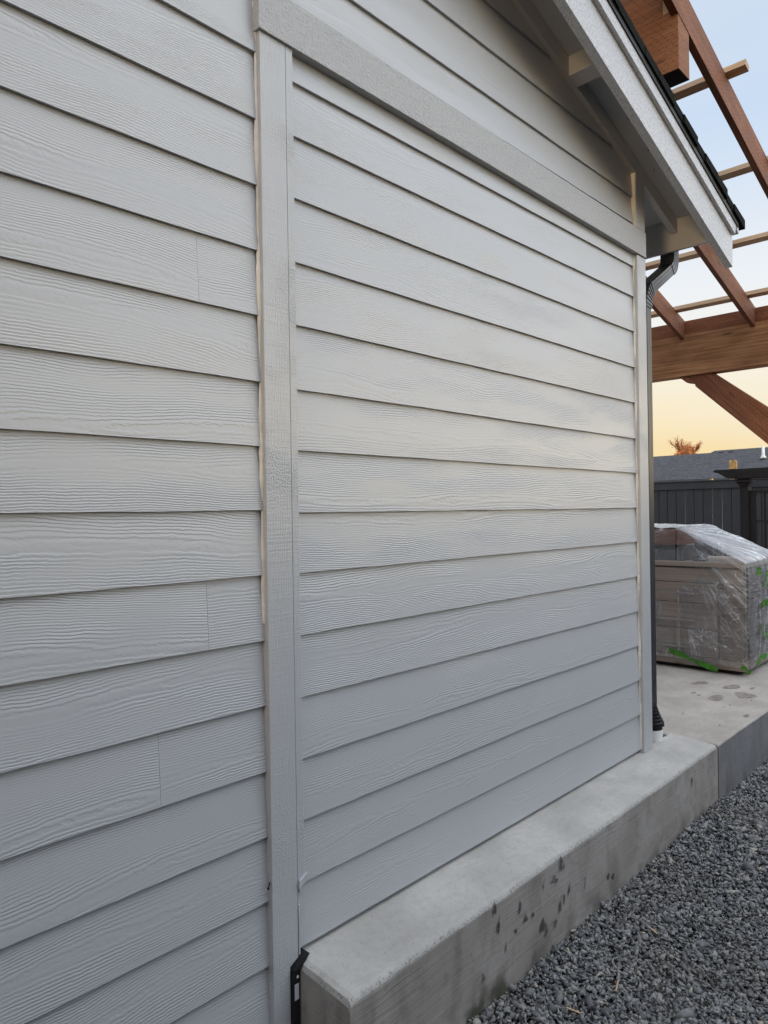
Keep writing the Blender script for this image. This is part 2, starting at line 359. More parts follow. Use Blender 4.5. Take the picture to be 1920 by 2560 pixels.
# ================================================================== the house
house = empty('house', (1.2, 2.0, -1.59), 'grey painted house side wall of wood-grain lap siding with gable eave and trim', 'house')
S = .31                                     # roof slope
XE, YR = 4.07, -.235                        # eave board inner face, rake face
def soffit(x): return 1.63 + S*(XE-x)
def board(mb, x0, x1, zb, zt, xtop=None, noise=True):
    "one lap board: proud at its foot, tucked under the next at its head"
    col = (random.random(), random.uniform(.1, .95), random.uniform(.15, .85)); su = random.uniform(0, 200)
    n = max(2, int((x1-x0)/.08)); ph = random.uniform(0, 9)
    yb, yt = -.0065, .0045
    xt = x1 if xtop is None else xtop
    def wob(x): return .0005*math.sin(x*5+ph)+.0004*math.sin(x*17+ph*3)
    for i in range(n):
        a, c = i/n, (i+1)/n
        xa, xb_ = x0+(x1-x0)*a, x0+(x1-x0)*c; xat, xbt = x0+(xt-x0)*a, x0+(xt-x0)*c
        za, zc = zb+wob(xa), zb+wob(xb_)
        mb.face([(xa, yb, za), (xb_, yb, zc), (xbt, yt, zt), (xat, yt, zt)], [(su+xa, 0), (su+xb_, 0), (su+xbt, zt-zb), (su+xat, zt-zb)], 0, col)
        mb.face([(xb_, yb, zc), (xa, yb, za), (xa, yt+.006, za+.001), (xb_, yt+.006, zc+.001)], [(su, 0)]*4, 1, col)
    mb.face([(x0, yb, zb), (x0, yt, zt), (x0, yt+.006, zb)], None, 1, col); mb.face([(x1, yb, zb), (x1, yt+.006, zb), (xt, yt, zt)], None, 1, col)
LZ = [-1.41-.178, -1.41, -1.235, -1.06, -.884, -.704, -.525, -.346, -.167, .010, .185, .3615, .542, .720, .898, 1.080, 1.264, 1.442, 1.62, 1.798, 1.976, 2.154, 2.33, 2.51, 2.69]
mb = MB(); joints = {9+3-0: .992}
seam = {round(.542, 3): .992, round(-.346, 3): 1.006, round(-.704, 3): .866}
for a, c in zip(LZ[:-1], LZ[1:]):
    xs = seam.get(round(a, 3)); xl = -3.6 if a < 1.9 else -3.4
    zt = c+.012
    if xs:
        board(mb, -1.5, xs-.0003, a, zt); board(mb, xs+.0003, 1.19, a, zt)
        board(mb, xl, -1.502, a, zt)
    else:
        k = random.uniform(-1.6, .2); board(mb, xl, k-.001, a, zt); board(mb, k+.001, 1.19, a, zt)
obj('siding', mb, [M_SIDE, M_PAINT], house, 'wood-grain lap siding left of the tall vertical trim')
RZ = [-1.235, -1.056, -.880, -.703, -.527, -.349, -.171, .002, .181, .356, .540, .720, .904, 1.083, 1.238, 1.40]
mb = MB()
for a, c in zip(RZ[:-1], RZ[1:]): board(mb, 1.285, 3.552, a, c+.012)
obj('siding', mb, [M_SIDE, M_PAINT], house, 'wood-grain lap siding framed between the trim boards')
GZ = [1.458, 1.595, 1.780, 1.956, 2.13, 2.308, 2.486, 2.664, 2.84]
mb = MB()
for a, c in zip(GZ[:-1], GZ[1:]):
    zt = c+.012
    xb_ = min(3.55, XE-(a-1.63)/S); xt = min(3.55, XE-(zt-1.63)/S)
    board(mb, 1.19, xb_, a, zt, xt)
obj('siding', mb, [M_SIDE, M_PAINT], house, 'gable siding in the shade above the horizontal trim band')
# wall behind the boards, foundation
mb = MB(); mb.box(-3.62, 3.622, .012, 6, -1.62, 1.40)
mb.prism([(-3.62, 1.4005), (3.622, 1.4005), (3.622, 1.66), (.0, soffit(0)-.03), (-3.62, 1.66)], .012, 6)
obj('wall', mb, M_PAINT, house)
mb = MB(); mb.box(-3.6, 1.24, -.002, .0115, -1.62, -1.55); obj('foundation', mb, M_CSIDE, house)
# tall vertical trim: main board and narrow strip
mb = MB(); mb.prism([(1.182, -1.62), (1.240, -1.62), (1.240, -1.262), (1.270, -1.246), (1.270, 1.3165), (1.182, 1.3165)], -.022, .0115)
# uv along the length
mb.uv = [(z, x+y) for (x, y, z) in mb.v]
obj('vertical_trim', mb, M_TRIM, house, 'tall vertical trim board notched over the end of the ledge', bevel=.0012)
mb = MB(); mb.prism([(1.2712, -1.228), (1.2965, -1.222), (1.2965, 1.3165), (1.2712, 1.3165)], -.0215, .0115); mb.uv = [(z, x+y) for (x, y, z) in mb.v]
obj('trim_strip', mb, M_TRIM, house, bevel=.0012)
def caulk(x, y0, z0, z1, r, name='caulk_bead', sx=1):
    mb = MB(); n = int((z1-z0)/.02)
    rr = [r*(1+.35*math.sin(i*.31)+random.uniform(-.25, .25)) for i in range(n+1)]
    def f(u, v):
        i = min(n, int(round(u*n))); a = v*math.pi/2
        return (x - sx*rr[i]*math.cos(a)*.9, y0 - rr[i]*math.sin(a)*1.1, z0+(z1-z0)*u)
    mb.grid(f, n, 5); return obj(name, mb, M_CAULK, house, smooth=True)
caulk(1.183, -.001, -.30, 1.9, .007); caulk(3.541, -.001, -1.235, 1.297, .007); 
# horizontal band
mb = MB(); mb.bar((1.175, -.0095, 1.3815), (3.636, -.0095, 1.3635), (0, 0, 1), .041, .128)
obj('trim_band', mb, M_ROUGH, house, 'rough horizontal trim band between lower wall and gable', bevel=.0015)
mb = MB(); mb.bar((1.182, -.010, 1.4485), (3.636, -.010, 1.4305), (0, 0, 1), .030, .0025); obj('drip_flashing', mb, M_BLACK, house)
# trim board above the band at the left
mb = MB(); mb.box(1.182, 1.215, -.014, .0115, 1.469, 2.5, 'z'); obj('trim_strip', mb, M_TRIM, house)
# corner board and the short board above it
mb = MB(); mb.box(3.542, 3.644, -.022, .0115, -1.2535, 1.297, 'z'); obj('corner_board', mb, M_TRIM, house, 'corner board rising from the ledge to the trim band', bevel=.0015)
mb = MB(); mb.box(3.540, 3.642, -.022, .0115, 1.436, 1.770, 'z'); obj('corner_board', mb, M_TRIM, house, 'short shaded corner board under the eave', bevel=.0015)
mb = MB(); mb.box(3.5345, 3.5395, -.020, .001, 1.436, 1.765, 'z'); obj('caulk_bead', mb, M_CAULK, house)
mb = MB(); mb.box(3.6225, 3.642, .012, 1.2, -1.252, 1.50, 'z'); obj('corner_board', mb, M_PAINT, house)
# frieze running down the slope and its tail to the eave board
sl = Vector((1, 0, -S)).normalized(); upn = Vector((S, 0, 1)).normalized()
def slope_bar(name, x0, x1, y0, y1, dz_top, dz_bot, m, plumb=False, **kw):
    "board lying along the roof slope: z measured below or above the soffit line"
    mb = MB()
    mb.prism([(x0, soffit(x0)+dz_bot), (x1, soffit(x1)+dz_bot), (x1, soffit(x1)+dz_top), (x0, soffit(x0)+dz_top)], y0, y1)
    return obj(name, mb, m, kw.pop('parent', house), **kw)
slope_bar('frieze_board', -0.3, 4.067, -.024, .011, -.002, -.082, M_PAINT, bevel=.001)
slope_bar('soffit_panel', 0.0, 4.068, -.195, .30, .012, 0, M_PAINT, label='shaded soffit panel under the sloping eave')
# outlooker blocks
for xc in (2.90, 1.70):
    mb = MB(); z0 = soffit(xc)
    mb.prism([(xc-.035, z0+S*.035-.088), (xc+.035, z0-S*.035-.088), (xc+.035, z0-S*.035-.001), (xc-.035, z0+S*.035-.001)], -.1955, -.0245)
    obj('outlooker', mb, M_PAINT, house, bevel=.001)
mb = MB(); mb.box(XE, XE+.02, -.195, 6.0, 1.454, 1.66, 'y'); obj('eave_board', mb, M_PAINT, house, 'eave board crossing behind the rake end', bevel=.001)
# rake boards
def rakez(x, a): return a - S*(x-2.746)
mb = MB(); mb.prism([(-0.4, rakez(-.4, 1.853)), (4.322, rakez(4.322, 1.853)), (4.326, rakez(4.326, 2.043)), (-.4, rakez(-.4, 2.043))], YR, -.195)
mb.uv = [(x, z+y) for (x, y, z) in mb.v]
obj('rake_board', mb, M_RAKE, house, 'wide textured rake board sloping along the roof edge', bevel=.001)
mb = MB(); mb.prism([(-.4, rakez(-.4, 2.030)), (4.312, rakez(4.312, 2.030)), (4.332, rakez(4.332, 2.092)), (-.4, rakez(-.4, 2.092))], YR-.020, YR-.0003); mb.uv = [(x, z+y) for (x, y, z) in mb.v]
obj('rake_trim', mb, M_RAKE, house, bevel=.001)
mb = MB(); mb.prism([(-.4, rakez(-.4, 2.090)), (4.35, rakez(4.35, 2.090)), (4.355, rakez(4.355, 2.135)), (-.4, rakez(-.4, 2.135))], YR-.026, YR-.0203)
obj('drip_edge', mb, M_BLACK, house)
# roof deck and shingles
mb = MB(); mb.prism([(.0, soffit(0)+.0125), (XE, soffit(XE)+.0125), (4.40, rakez(4.40, 2.112)), (.0, rakez(0, 2.145))], -.1945, 6.2)
obj('roof_deck', mb, M_PAINT, house)
def shingle_roof():
    mb = MB(); step = .143; n = int(4.9/step); x = 4.47
    for i in range(n):
        x1 = 4.425-i*step; x0 = x1-step-.03
        th = .012+random.uniform(0, .008)
        za, zb_ = rakez(x1, 2.150)+th, rakez(x0, 2.150)+.004
        yy = YR-.030-random.uniform(0, .009)
        mb.prism([(x0, rakez(x0, 2.118)), (x1, rakez(x1, 2.118)), (x1, za), (x0, zb_+.004)], yy, 6.3)
    return mb
obj('shingles', shingle_roof(), M_SHIN, house, 'dark shingle edge of the house roof')
mb = MB(); mb.prism([(-.05, rakez(0, 2.16)), (.05, rakez(0, 2.16)), (-4.6, rakez(4.6, 2.16)), (-4.6, rakez(4.6, 2.02))][::-1], YR-.04, 6.3)
obj('roof_slope', mb, M_SHIN, house)
mb = MB(); mb.prism([(-.35, rakez(.35, 2.04)), (-.35, rakez(.35, 1.853)), (-4.32, rakez(4.32, 1.853)), (-4.32, rakez(4.32, 2.04))], YR, -.195); obj('rake_board', mb, M_ROUGH, house)
# gutter
mb = MB(); mb.prism([(4.0905, 1.50), (4.185, 1.50), (4.21, 1.56), (4.21, 1.615), (4.0905, 1.615)], -.19, 6.0); obj('gutter', mb, M_GUT, house, bevel=.002)
# little bent metal at roof tip
mb = MB(); mb.prism([(4.34, 1.575), (4.37, 1.560), (4.38, 1.58), (4.365, 1.60), (4.34, 1.61)], YR-.02, YR+.03); obj('kick_out_flashing', mb, M_GUT, house)
# nails and marks on the soffit
mb = MB()
for x, y in ((3.30, -.12), (3.52, -.10), (3.62, -.13), (3.66, -.07), (3.75, -.14), (3.0, -.14)):
    mb = MB(); mb.bar((x, y, soffit(x)-.001), (x+random.uniform(-.006, .006), y+.004, soffit(x)-.012), (1, 0, 0), .0025, .0025); obj('soffit_nail', mb, M_BLACK, house)
mb = MB()
for a in (0, 60, 120): 
    x, y = 3.30, -.10; dx, dy = .010*math.cos(math.radians(a)), .010*math.sin(math.radians(a)); mb.bar((x-dx, y-dy, soffit(x-dx)-.001), (x+dx, y+dy, soffit(x+dx)-.001), (0, 0, 1), .0012, .0014)
obj('soffit_mark', mb, M_BLACK, house)
# nail stuck in siding, torn clip on the strip, black corner flashing with labels
mb = MB(); mb.bar((1.189, -.004, -1.006), (1.163, -.030, -1.010), (0, 0, 1), .0032, .0032); mb.lathe([(0, 0), (.0035, 0), (.0035, .0015), (0, .0015)], (1.163, -.030, -1.010), 10, axis=(-.7, -.7, 0))
obj('nail', mb, M_BLACK, house)
mb = MB(); mb.prism([(1.271, -1.052), (1.301, -1.040), (1.303, -1.018), (1.273, -1.032)], -.0295, -.0225); obj('torn_clip', mb, M_GUT, house, bevel=.001)
mb = MB(); mb.prism([(1.2735, -1.055), (1.2755, -1.055), (1.281, -1.062), (1.276, -1.066)], -.0285, -.0225); mb.box(1.271, 1.275, -.0245, -.0222, -1.24, -1.10); obj('peeling_caulk', mb, M_GUT, house)
mb = MB(); mb.box(1.2415, 1.2625, -.034, .0115, -1.62, -1.268, 'z'); mb.prism([(1.2415, -1.268), (1.2625, -1.268), (1.296, -1.240), (1.2715, -1.244)], -.040, .010)
fl = obj('corner_flashing', mb, M_BLACK, house, 'black flashing between the trim and the ledge end')
mb = MB(); mb.box(1.2445, 1.2590, -.0352, -.0342, -1.352, -1.308); mb.lathe([(0, 0), (.004, 0), (.004, .001), (0, .001)], (1.2555, -.0342, -1.290), 12, axis=(0, -1, 0)); obj('paper_label', mb, M_STICK, fl)
# downspout
dsroot = None
def rect_sweep(pts, wx, wy, name, parent, ribs=True, m=M_DS):
    mb = MB(); n = 0
    def prof():
        P = []
        for (ax, ay, bx, by) in ((-1, -1, 1, -1), (1, -1, 1, 1), (1, 1, -1, 1), (-1, 1, -1, -1)):
            for k in range(12):
                f = k/12; x = ax+(bx-ax)*f; y = ay+(by-ay)*f
                d = -.06*(.5-.5*math.cos(f*2*math.pi*3)) if ribs else 0
                nxn, nyn = (0, ay) if ay == by else (ax, 0)
                P.append(((x+nxn*d)*wx/2, (y+nyn*d)*wy/2))
        return P
    pr = prof(); N = len(pr); T = []
    for i, p in enumerate(pts):
        a = Vector(pts[max(0, i-1)]); c = Vector(pts[min(len(pts)-1, i+1)]); d = (c-a).normalized(); T.append(d)
    def f(u, v):
        i = int(round(u*(len(pts)-1))); p = Vector(pts[i]); d = T[i]; yv = Vector((0, 1, 0)); xv = yv.cross(d).normalized()
        x, y = pr[int(round(v*N)) % N]; return p+xv*x+yv*y
    mb.grid(f, len(pts)-1, N); return obj(name, mb, m, parent, smooth=False, weld=True)
def bend(p0, p1, p2, r=.05, n=7):
    p0, p1, p2 = Vector(p0), Vector(p1), Vector(p2); a = p1+(p0-p1).normalized()*r; c = p1+(p2-p1).normalized()*r
    return [a*(1-k)**2+p1*2*k*(1-k)+c*k*k for k in [i/n for i in range(n+1)]]
yd = .060
A0, A1, A2, A3 = (4.165, yd, 1.56), (4.165, yd, 1.395), (3.778, yd, 1.165), (3.778, yd, -1.02)
ds = rect_sweep([(3.778, yd, 1.10), (3.778, yd, .3), (3.776, yd, -1.08)], .056, .078, 'downspout', house)
tag(ds, 'black and grey metal downspout down the far side of the corner')
e1 = bend(A0, A1, A2, .055); e2 = bend(A1, A2, A3, .085, 14)
def corr(pts, w_, nm):
    out = []
    return rect_sweep(pts, w_, .081, nm, ds)
corr([A0]+e1, .066, 'elbow'); rect_sweep([e1[-1], e2[0]], .060, .076, 'offset_pipe', ds)
# crimped lower elbow: rings that alternate in size
k = rect_sweep(e2+[(3.778, yd, 1.085)], .068, .082, 'elbow', ds)
mb = MB()
for i in range(2, len(e2)-1, 2):
    p = e2[i]; d = (e2[i+1]-e2[i-1]).normalized(); mb.bar(p-d*.003, p+d*.003, (0, 1, 0), .074, .0865)
obj('crimp', mb, M_DS, ds)
# flexible corrugated adapter wrapped to the drain stub
mb = MB(); rr = []
def flex(u, v):
    z = -1.03-.172*u; cx = 3.778+.024*u; r = .030+.034*min(1, u*1.35) if u < .86 else .052
    r *= 1+.018*math.sin(u*60)+.03*math.sin(u*9+v*8); a = v*2*math.pi
    return (cx+r*math.cos(a)*1.02, yd-.012*u+r*1.0*math.sin(a), z)
mb.grid(flex, 60, 28); obj('flexible_adapter', mb, M_FLEX, ds, smooth=True)
mb = MB(); mb.lathe([(.050, 0), (.056, 0), (.056, .066), (.0555, .067), (.050, .067), (.050, 0)], (3.80, .050, -1.264), 36)
tag(obj('drain_stub', mb, M_WHITE, None, smooth=False), 'short white plastic pipe stub under the black downspout adapter on the ledge', 'drain pipe')

# ================================================================== ledge, patio, ground
def rounded_slab(name, x0, x1, y0, y1, z0, z1, r, mt, ms, fall=0, **kw):
    mb = MB(); nx = max(4, int((x1-x0)/.03))
    prof = [(y0, z0, 1), (y0, z0+(z1-z0)*.5, 1), (y0, z1-r, 1)]
    for i in range(1, 6):
        a = i/6*math.pi/2; prof.append((y0+r-r*math.cos(a), z1-r+r*math.sin(a), 0))
    prof += [(y0+r, z1, 0), ((y0+y1)/2 if fall else y0+.2, z1+fall*.55, 0), (y1, z1+fall, 0)]
    ed = [(0, r), (r*.3, r*.3), (r, 0)]
    def jit(x, k): return .0015*math.sin(x*9+k*.4)+.001*math.sin(x*31+k)
    xs = [x0+r*.05, x0+r*.3, x0+r] + list(np.linspace(x0+r, x1-.004, nx))[1:] + [x1]
    dz = [-r, -r*.3, 0] + [0]*(len(xs)-4) + [-.004]
    b0 = len(mb.v)
    for xi, (x, d) in enumerate(zip(xs, dz)):
        for k, (y, z, s_) in enumerate(prof):
            zz = z+(d if z > z1-r-.001 and s_ == 0 else 0)
            mb.v.append((x, y+(jit(x, 0) if k < 8 else 0), zz))
    m_ = len(prof)
    for i in range(len(xs)-1):
        for k in range(m_-1):
            q = b0+i*m_+k; mb.f.append((q, q+m_, q+m_+1, q+1)); mb.mi.append(1 if k < 3 else 0); mb.uv += [(0, 0)]*4; mb.col += [(0, 0, 0)]*4
    for xe, i in ((x0, 0), (x1, len(xs)-1)):
        idx = [b0+i*m_+k for k in range(m_)]; vb = len(mb.v)
        xx = xs[i]; mb.v.append((xx, y1, z0))
        mb.f.append(tuple(idx+[vb])); mb.mi.append(1); mb.uv += [(0, 0)]*(m_+1); mb.col += [(0, 0, 0)]*(m_+1)
    return obj(name, mb, [mt, ms], None, **kw)
ledge = rounded_slab('concrete_ledge', 1.266, 3.962, -.2345, .0105, -1.68, -1.269, .022, M_CTOP, M_CSIDE, fall=.0165, label='pale concrete ledge with brushed stained front along the foot of the siding', cat='ledge')
patio = rounded_slab('patio', 3.968, 10.2, -.238, 6.5, -1.68, -1.268, .012, M_PTOP, M_CSIDE2, kind='structure')
# damp finger and hand marks on the ledge front
def blob(mb, cx, cz, w_, h_, tilt=0, y=-.2372, n=18):
    a0 = random.uniform(0, 9); P = []
    for i in range(n):
        a = i/n*2*math.pi; k = 1+.22*math.sin(3*a+a0)+.12*math.sin(5*a+2*a0)+random.uniform(-.08, .08)
        x, z = w_*math.cos(a)*k, h_*math.sin(a)*k; ct, st = math.cos(tilt), math.sin(tilt)
        P.append((cx+x*ct-z*st, y, cz+x*st+z*ct))
    for i in range(n): mb.face([(cx, y, cz), P[i], P[(i+1) % n]], [(0, 0), (1, 0), (1, 0)])
mb = MB()
M_DAMP, tq, bq = mat('damp_print'); bq.inputs['Base Color'].default_value = (.075, .064, .058, 1); bq.inputs['Roughness'].default_value = .8
tq.put(bq.inputs['Alpha'], tq.math('MULTIPLY', tq.rng(tq.noise(tq.scale(pos(tq), (60, 60, 40)), 1, 4, .7), .30, .60, .15, .9), tq.rng(tq.sep(uv(tq))[0], 1, .55)))
marks = [(2.335, -1.303, .010, .022), (2.352, -1.322, .004, .014), (1.909, -1.297, .010, .020), (1.93, -1.362, .009, .022), (2.06, -1.352, .007, .018), (2.2, -1.475, .015, .020), (2.225, -1.500, .009, .022), (2.324, -1.456, .007, .020), (2.352, -1.438, .005, .016), (2.389, -1.418, .006, .020), (2.211, -1.331, .005, .016), (2.285, -1.335, .006, .010), (2.30, -1.352, .008, .007), (2.27, -1.347, .005, .006), (2.093, -1.404, .010, .012), (2.032, -1.419, .009, .007), (1.844, -1.488, .008, .014), (2.51, -1.44, .004, .022), (2.70, -1.49, .010, .012), (2.74, -1.505, .012, .010), (2.14, -1.41, .006, .008), (2.29, -1.505, .008, .014), (1.97, -1.45, .005, .014), (3.6, -1.36, .008, .02)]
for x, z, a, c in marks: mb = MB(); blob(mb, x, z, a*1.5, c*1.4, random.uniform(-.35, .1)); obj('damp_mark', mb, M_DAMP, ledge)
mb = MB(); M_PST, tq, bq = mat('patio_mark'); bq.inputs['Base Color'].default_value = (.19, .155, .125, 1); bq.inputs['Roughness'].default_value = .8
tq.put(bq.inputs['Alpha'], tq.math('MULTIPLY', tq.rng(tq.noise(pos(tq), 30, 4), .3, .7, .2, .55), tq.rng(tq.sep(uv(tq))[0], 1, .75)))
def flat(mb, cx, cy, a, c, z=-1.2655):
    P = []; a0 = random.uniform(0, 9)
    for i in range(28):
        q = i/28*2*math.pi; k = 1+.15*math.sin(2*q+a0)+.1*math.sin(3*q+2*a0)+.05*math.sin(7*q+a0); P.append((cx+a*math.cos(q)*k, cy+c*math.sin(q)*k, z))
    for i in range(28): mb.face([(cx, cy, z), P[i], P[(i+1) % 28]], [(0, 0), (1, 0), (1, 0)])
for (x, y, a, c) in ((4.93, .10, .09, .055), (5.12, -.02, .10, .07), (5.28, .33, .08, .05), (5.30, .12, .10, .05), (4.97, .26, .03, .015), (4.93, .21, .025, .014), (4.62, -.18, .04, .02), (5.35, .0, .04, .02)): flat(mb, x, y, a, c)
obj('patio_marks', mb, M_PST, patio, 'brown dried spots on the patio')
mb = MB()
for (x, y) in ((4.42, .12), (4.72, -.02), (4.80, -.03), (4.32, -.13), (5.0, -.1)):
    mb.bar((x-.004, y, -1.263), (x+.004, y+.003, -1.262), (0, 0, 1), .004, .003)
obj('debris_specks', mb, M_BLACK, patio)
mb = MB(); mb.face([(-400, -400, -1.63), (400, -400, -1.63), (400, 400, -1.63), (-400, 400, -1.63)])
M_SOIL = simple('soil', (.035, .033, .032), .95, nscale=6, var=.4, bumpd=.01, bscale=60)
obj('ground', mb, M_SOIL, None, kind='structure')
# crushed stone
def ground_z(x, y): return -1.600+.010*np.sin(x*2.1+y*1.3)+.006*np.sin(x*5.3-y*4.1)+.010*np.clip((x-2.0)/2.5, 0, 1)-.030*np.exp(-((x-2.30)**2/.10+(y+.62)**2/.02))
def gravel():
    import bmesh
    NV, NF, TV, TF = 8, 12, [], []
    while len(TV) < 60:
        q = RNG.normal(0, 1, (NV, 3)); q /= np.linalg.norm(q, axis=1)[:, None]; q *= RNG.uniform(.8, 1.15, (NV, 1))
        bm = bmesh.new(); vs_ = [bm.verts.new(p) for p in q]; r = bmesh.ops.convex_hull(bm, input=vs_); bm.verts.index_update()
        bmesh.ops.triangulate(bm, faces=bm.faces)
        if len(bm.verts) == NV and len(bm.faces) == NF and not any(len(v.link_faces) == 0 for v in bm.verts):
            TV.append(np.array([v.co[:] for v in bm.verts])); TF.append(np.array([[v.index for v in f.verts] for f in bm.faces]))
        bm.free()
    TV, TF = np.array(TV), np.array(TF)
    pts = []
    def zone(x0, x1, y0, y1, dens, sz):
        n = int((x1-x0)*(y1-y0)*dens); pts.append(np.stack([RNG.uniform(x0, x1, n), RNG.uniform(y0, y1, n), np.full(n, sz)], 1))
    zone(1.0, 3.3, -1.5, -.236, 15500, .0094); zone(3.3, 5.6, -1.5, -.240, 12500, .0098)
    zone(5.6, 9.5, -2.4, -.245, 1500, .014); zone(-1.5, 1.24, -1.6, -.02, 2200, .013); zone(1.0, 5.6, -2.6, -1.5, 1500, .013)
    p = np.concatenate(pts); n = len(p)
    sz = p[:, 2]*.93*np.exp(RNG.normal(0, .38, n)); ax = np.stack([RNG.uniform(.85, 1.5, n), RNG.uniform(.6, 1.0, n), RNG.uniform(.4, .75, n)], 1)*sz[:, None]
    ti = RNG.integers(0, len(TV), n); v = TV[ti]*ax[:, None, :]
    a = RNG.uniform(0, 2*np.pi, n); tl = RNG.normal(0, .55, n); t2 = RNG.normal(0, .45, n)
    ca, sa, ct, st, c2, s2 = np.cos(a), np.sin(a), np.cos(tl), np.sin(tl), np.cos(t2), np.sin(t2)
    x, y, z = v[..., 0], v[..., 1], v[..., 2]
    y, z = y*ct[:, None]-z*st[:, None], y*st[:, None]+z*ct[:, None]
    x, z = x*c2[:, None]-z*s2[:, None], x*s2[:, None]+z*c2[:, None]
    x, y = x*ca[:, None]-y*sa[:, None], x*sa[:, None]+y*ca[:, None]
    h = ground_z(p[:, 0], p[:, 1])+RNG.uniform(-.009, .010, n)+.016*np.exp(-np.abs(p[:, 1]+.235)/.05)
    h -= np.where(RNG.random(n) < .25, .006, 0)
    V = np.stack([x+p[:, 0:1], y+p[:, 1:2], z+h[:, None]+H], -1).reshape(-1, 3)
    F = (TF[ti]+(np.arange(n)*NV)[:, None, None]).reshape(-1, 3)
    me = bpy.data.meshes.new('gravel'); me.vertices.add(len(V)); me.vertices.foreach_set('co', V.astype(np.float32).ravel())
    me.loops.add(F.size); me.loops.foreach_set('vertex_index', F.ravel().astype(np.int32))
    me.polygons.add(len(F)); me.polygons.foreach_set('loop_start', np.arange(0, F.size, 3, dtype=np.int32)); me.update()
    tint = RNG.random((n, 3)); ca_ = me.color_attributes.new('tint', 'FLOAT_COLOR', 'POINT')
    ca_.data.foreach_set('color', np.repeat(np.concatenate([tint, np.ones((n, 1))], 1), NV, 0).astype(np.float32).ravel())
    o = bpy.data.objects.new('gravel', me); C.objects.link(o)
    m, t, b = mat('crushed_stone'); A = attr(t, 'tint').outputs['Color']; s3 = t.node('ShaderNodeSeparateColor'); t.put(s3.inputs[0], A)
    c = t.ramp(s3.outputs[0], [(0, (.10, .103, .108)), (.35, (.185, .190, .198)), (.7, (.29, .293, .29)), (.93, (.33, .325, .305)), (1, (.48, .43, .36))])
    c = t.mix(t.rng(t.noise(pos(t), 2.2, 3), .45, .65, 0, .30), c, (.19, .17, .145))
    c = t.mix(t.rng(t.noise(pos(t), 90, 3), .3, .8, 0, .35), c, (.04, .042, .046))
    t.put(b.inputs['Base Color'], c); b.inputs['Roughness'].default_value = .75; b.inputs['Specular IOR Level'].default_value = .3; me.materials.append(m)
    tag(o, 'blue grey crushed stone gravel beside the concrete ledge', 'gravel', kind='stuff')
gravel()
# loose twigs on the gravel
for (x, y, a, L, lab) in ((2.22, -.50, .3, .05, 'pale flat splinter lying on gravel nearest the ledge'), (2.62, -.47, 1.2, .04, 'thin pale twig lying on the gravel'), (2.04, -.47, 1.9, .045, 'dry straw sticking up from gravel near the frame bottom')):
    mb = MB(); z = float(ground_z(x, y))+.018
    mb.bar((x, y, z), (x+L*math.cos(a), y+L*math.sin(a), z+.006), (0, 0, 1), .005, .002)
    obj('wood_splinter', mb, M_LATH, None, lab, 'splinter', 'wood splinters on the gravel')

# ================================================================== timber patio cover
pc = empty('patio_cover', (7.0, .1, -1.27), 'unfinished reddish timber patio cover with open rafters and pale purlins', 'patio cover')
K = .275
def rtop(x): return 1.800+K*(7.0-x)
yr = [-.19, .42, 1.05, 1.68, 2.31, 2.94]
for y in yr:
    mb = MB(); x0, x1 = 2.4, 7.45
    mb.bar((x0, y+.019, rtop(x0)-.0915), (x1, y+.019, rtop(x1)-.0915), (0, 0, 1), .038, .176, 0, bot_mi=1)
    obj('rafter', mb, [M_PT, M_PT_UNDER], pc, bevel=.002)
for x in (4.42, 5.24, 6.04, 6.81, 3.6):
    mb = MB(); mb.bar((x, -.30, rtop(x)+.0195), (x, 3.3, rtop(x)+.0195), (K, 0, 1), .062, .038)
    obj('purlin', mb, M_LATH, pc, bevel=.0015)
mb = MB()
for a, c in zip([-1.5]+yr, yr+[3.6]):
    if a == -1.5: mb.box(7.00, 7.036, -1.49, -.192, 1.662, 1.796, 'y')
    else: mb.box(7.00, 7.036, a+.0395, c-.0015, 1.662, 1.796, 'y')
obj('rafter_blocking', mb, M_PT, pc)
mb = MB(); mb.box(6.985, 7.12, -2.2, 3.7, 1.267, 1.6605, 'y'); obj('glulam_beam', mb, M_GLU, pc, 'wide pale laminated beam carrying the lower rafter ends', bevel=.003)
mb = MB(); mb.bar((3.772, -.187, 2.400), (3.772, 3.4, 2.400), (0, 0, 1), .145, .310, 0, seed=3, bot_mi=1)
obj('upper_beam', mb, [M_PTB, M_BEAM_UNDER], pc, 'heavy incised beam whose cut end hangs above the roof edge', bevel=.003)
mb = MB()
for a, c in zip(yr, yr[1:]): mb.box(3.712, 3.75, a+.0395+(.045 if a < 0 else 0), c-.0015, 2.5565, 2.86, 'y')
obj('rafter_blocking', mb, M_PTB, pc)
mb = MB(); mb.box(3.706, 3.79, -.1505, -.108, 2.5565, 2.67, 'z'); obj('packing_block', mb, M_LATH, pc)
mb = MB()   # knee brace with notched head, 45 degrees
mb.prism([(1.115, 1.266), (1.045, 1.205), (.985, 1.190), (.965, 1.180), (.962, 1.158), (.33, .550), (.225, .530), (.135, .445), (.015, .56), (-.02, .60), (.80, 1.266)][::-1], 7.005, 7.095, 'yz')
mb.uv = [((y+z)*.7, (y-z)*.7) for (x, y, z) in mb.v]
obj('knee_brace', mb, M_PT, pc, bevel=.003)
mb = MB(); mb.box(6.985, 7.125, -.17, -.03, -1.268, 1.2665, 'z'); obj('post', mb, M_PT, pc, bevel=.003)
for yy_ in (-2.0, 3.4):
    mb = MB(); mb.box(6.985, 7.125, yy_, yy_+.14, -1.268, 1.2665, 'z'); obj('post', mb, M_PT, pc, bevel=.003)

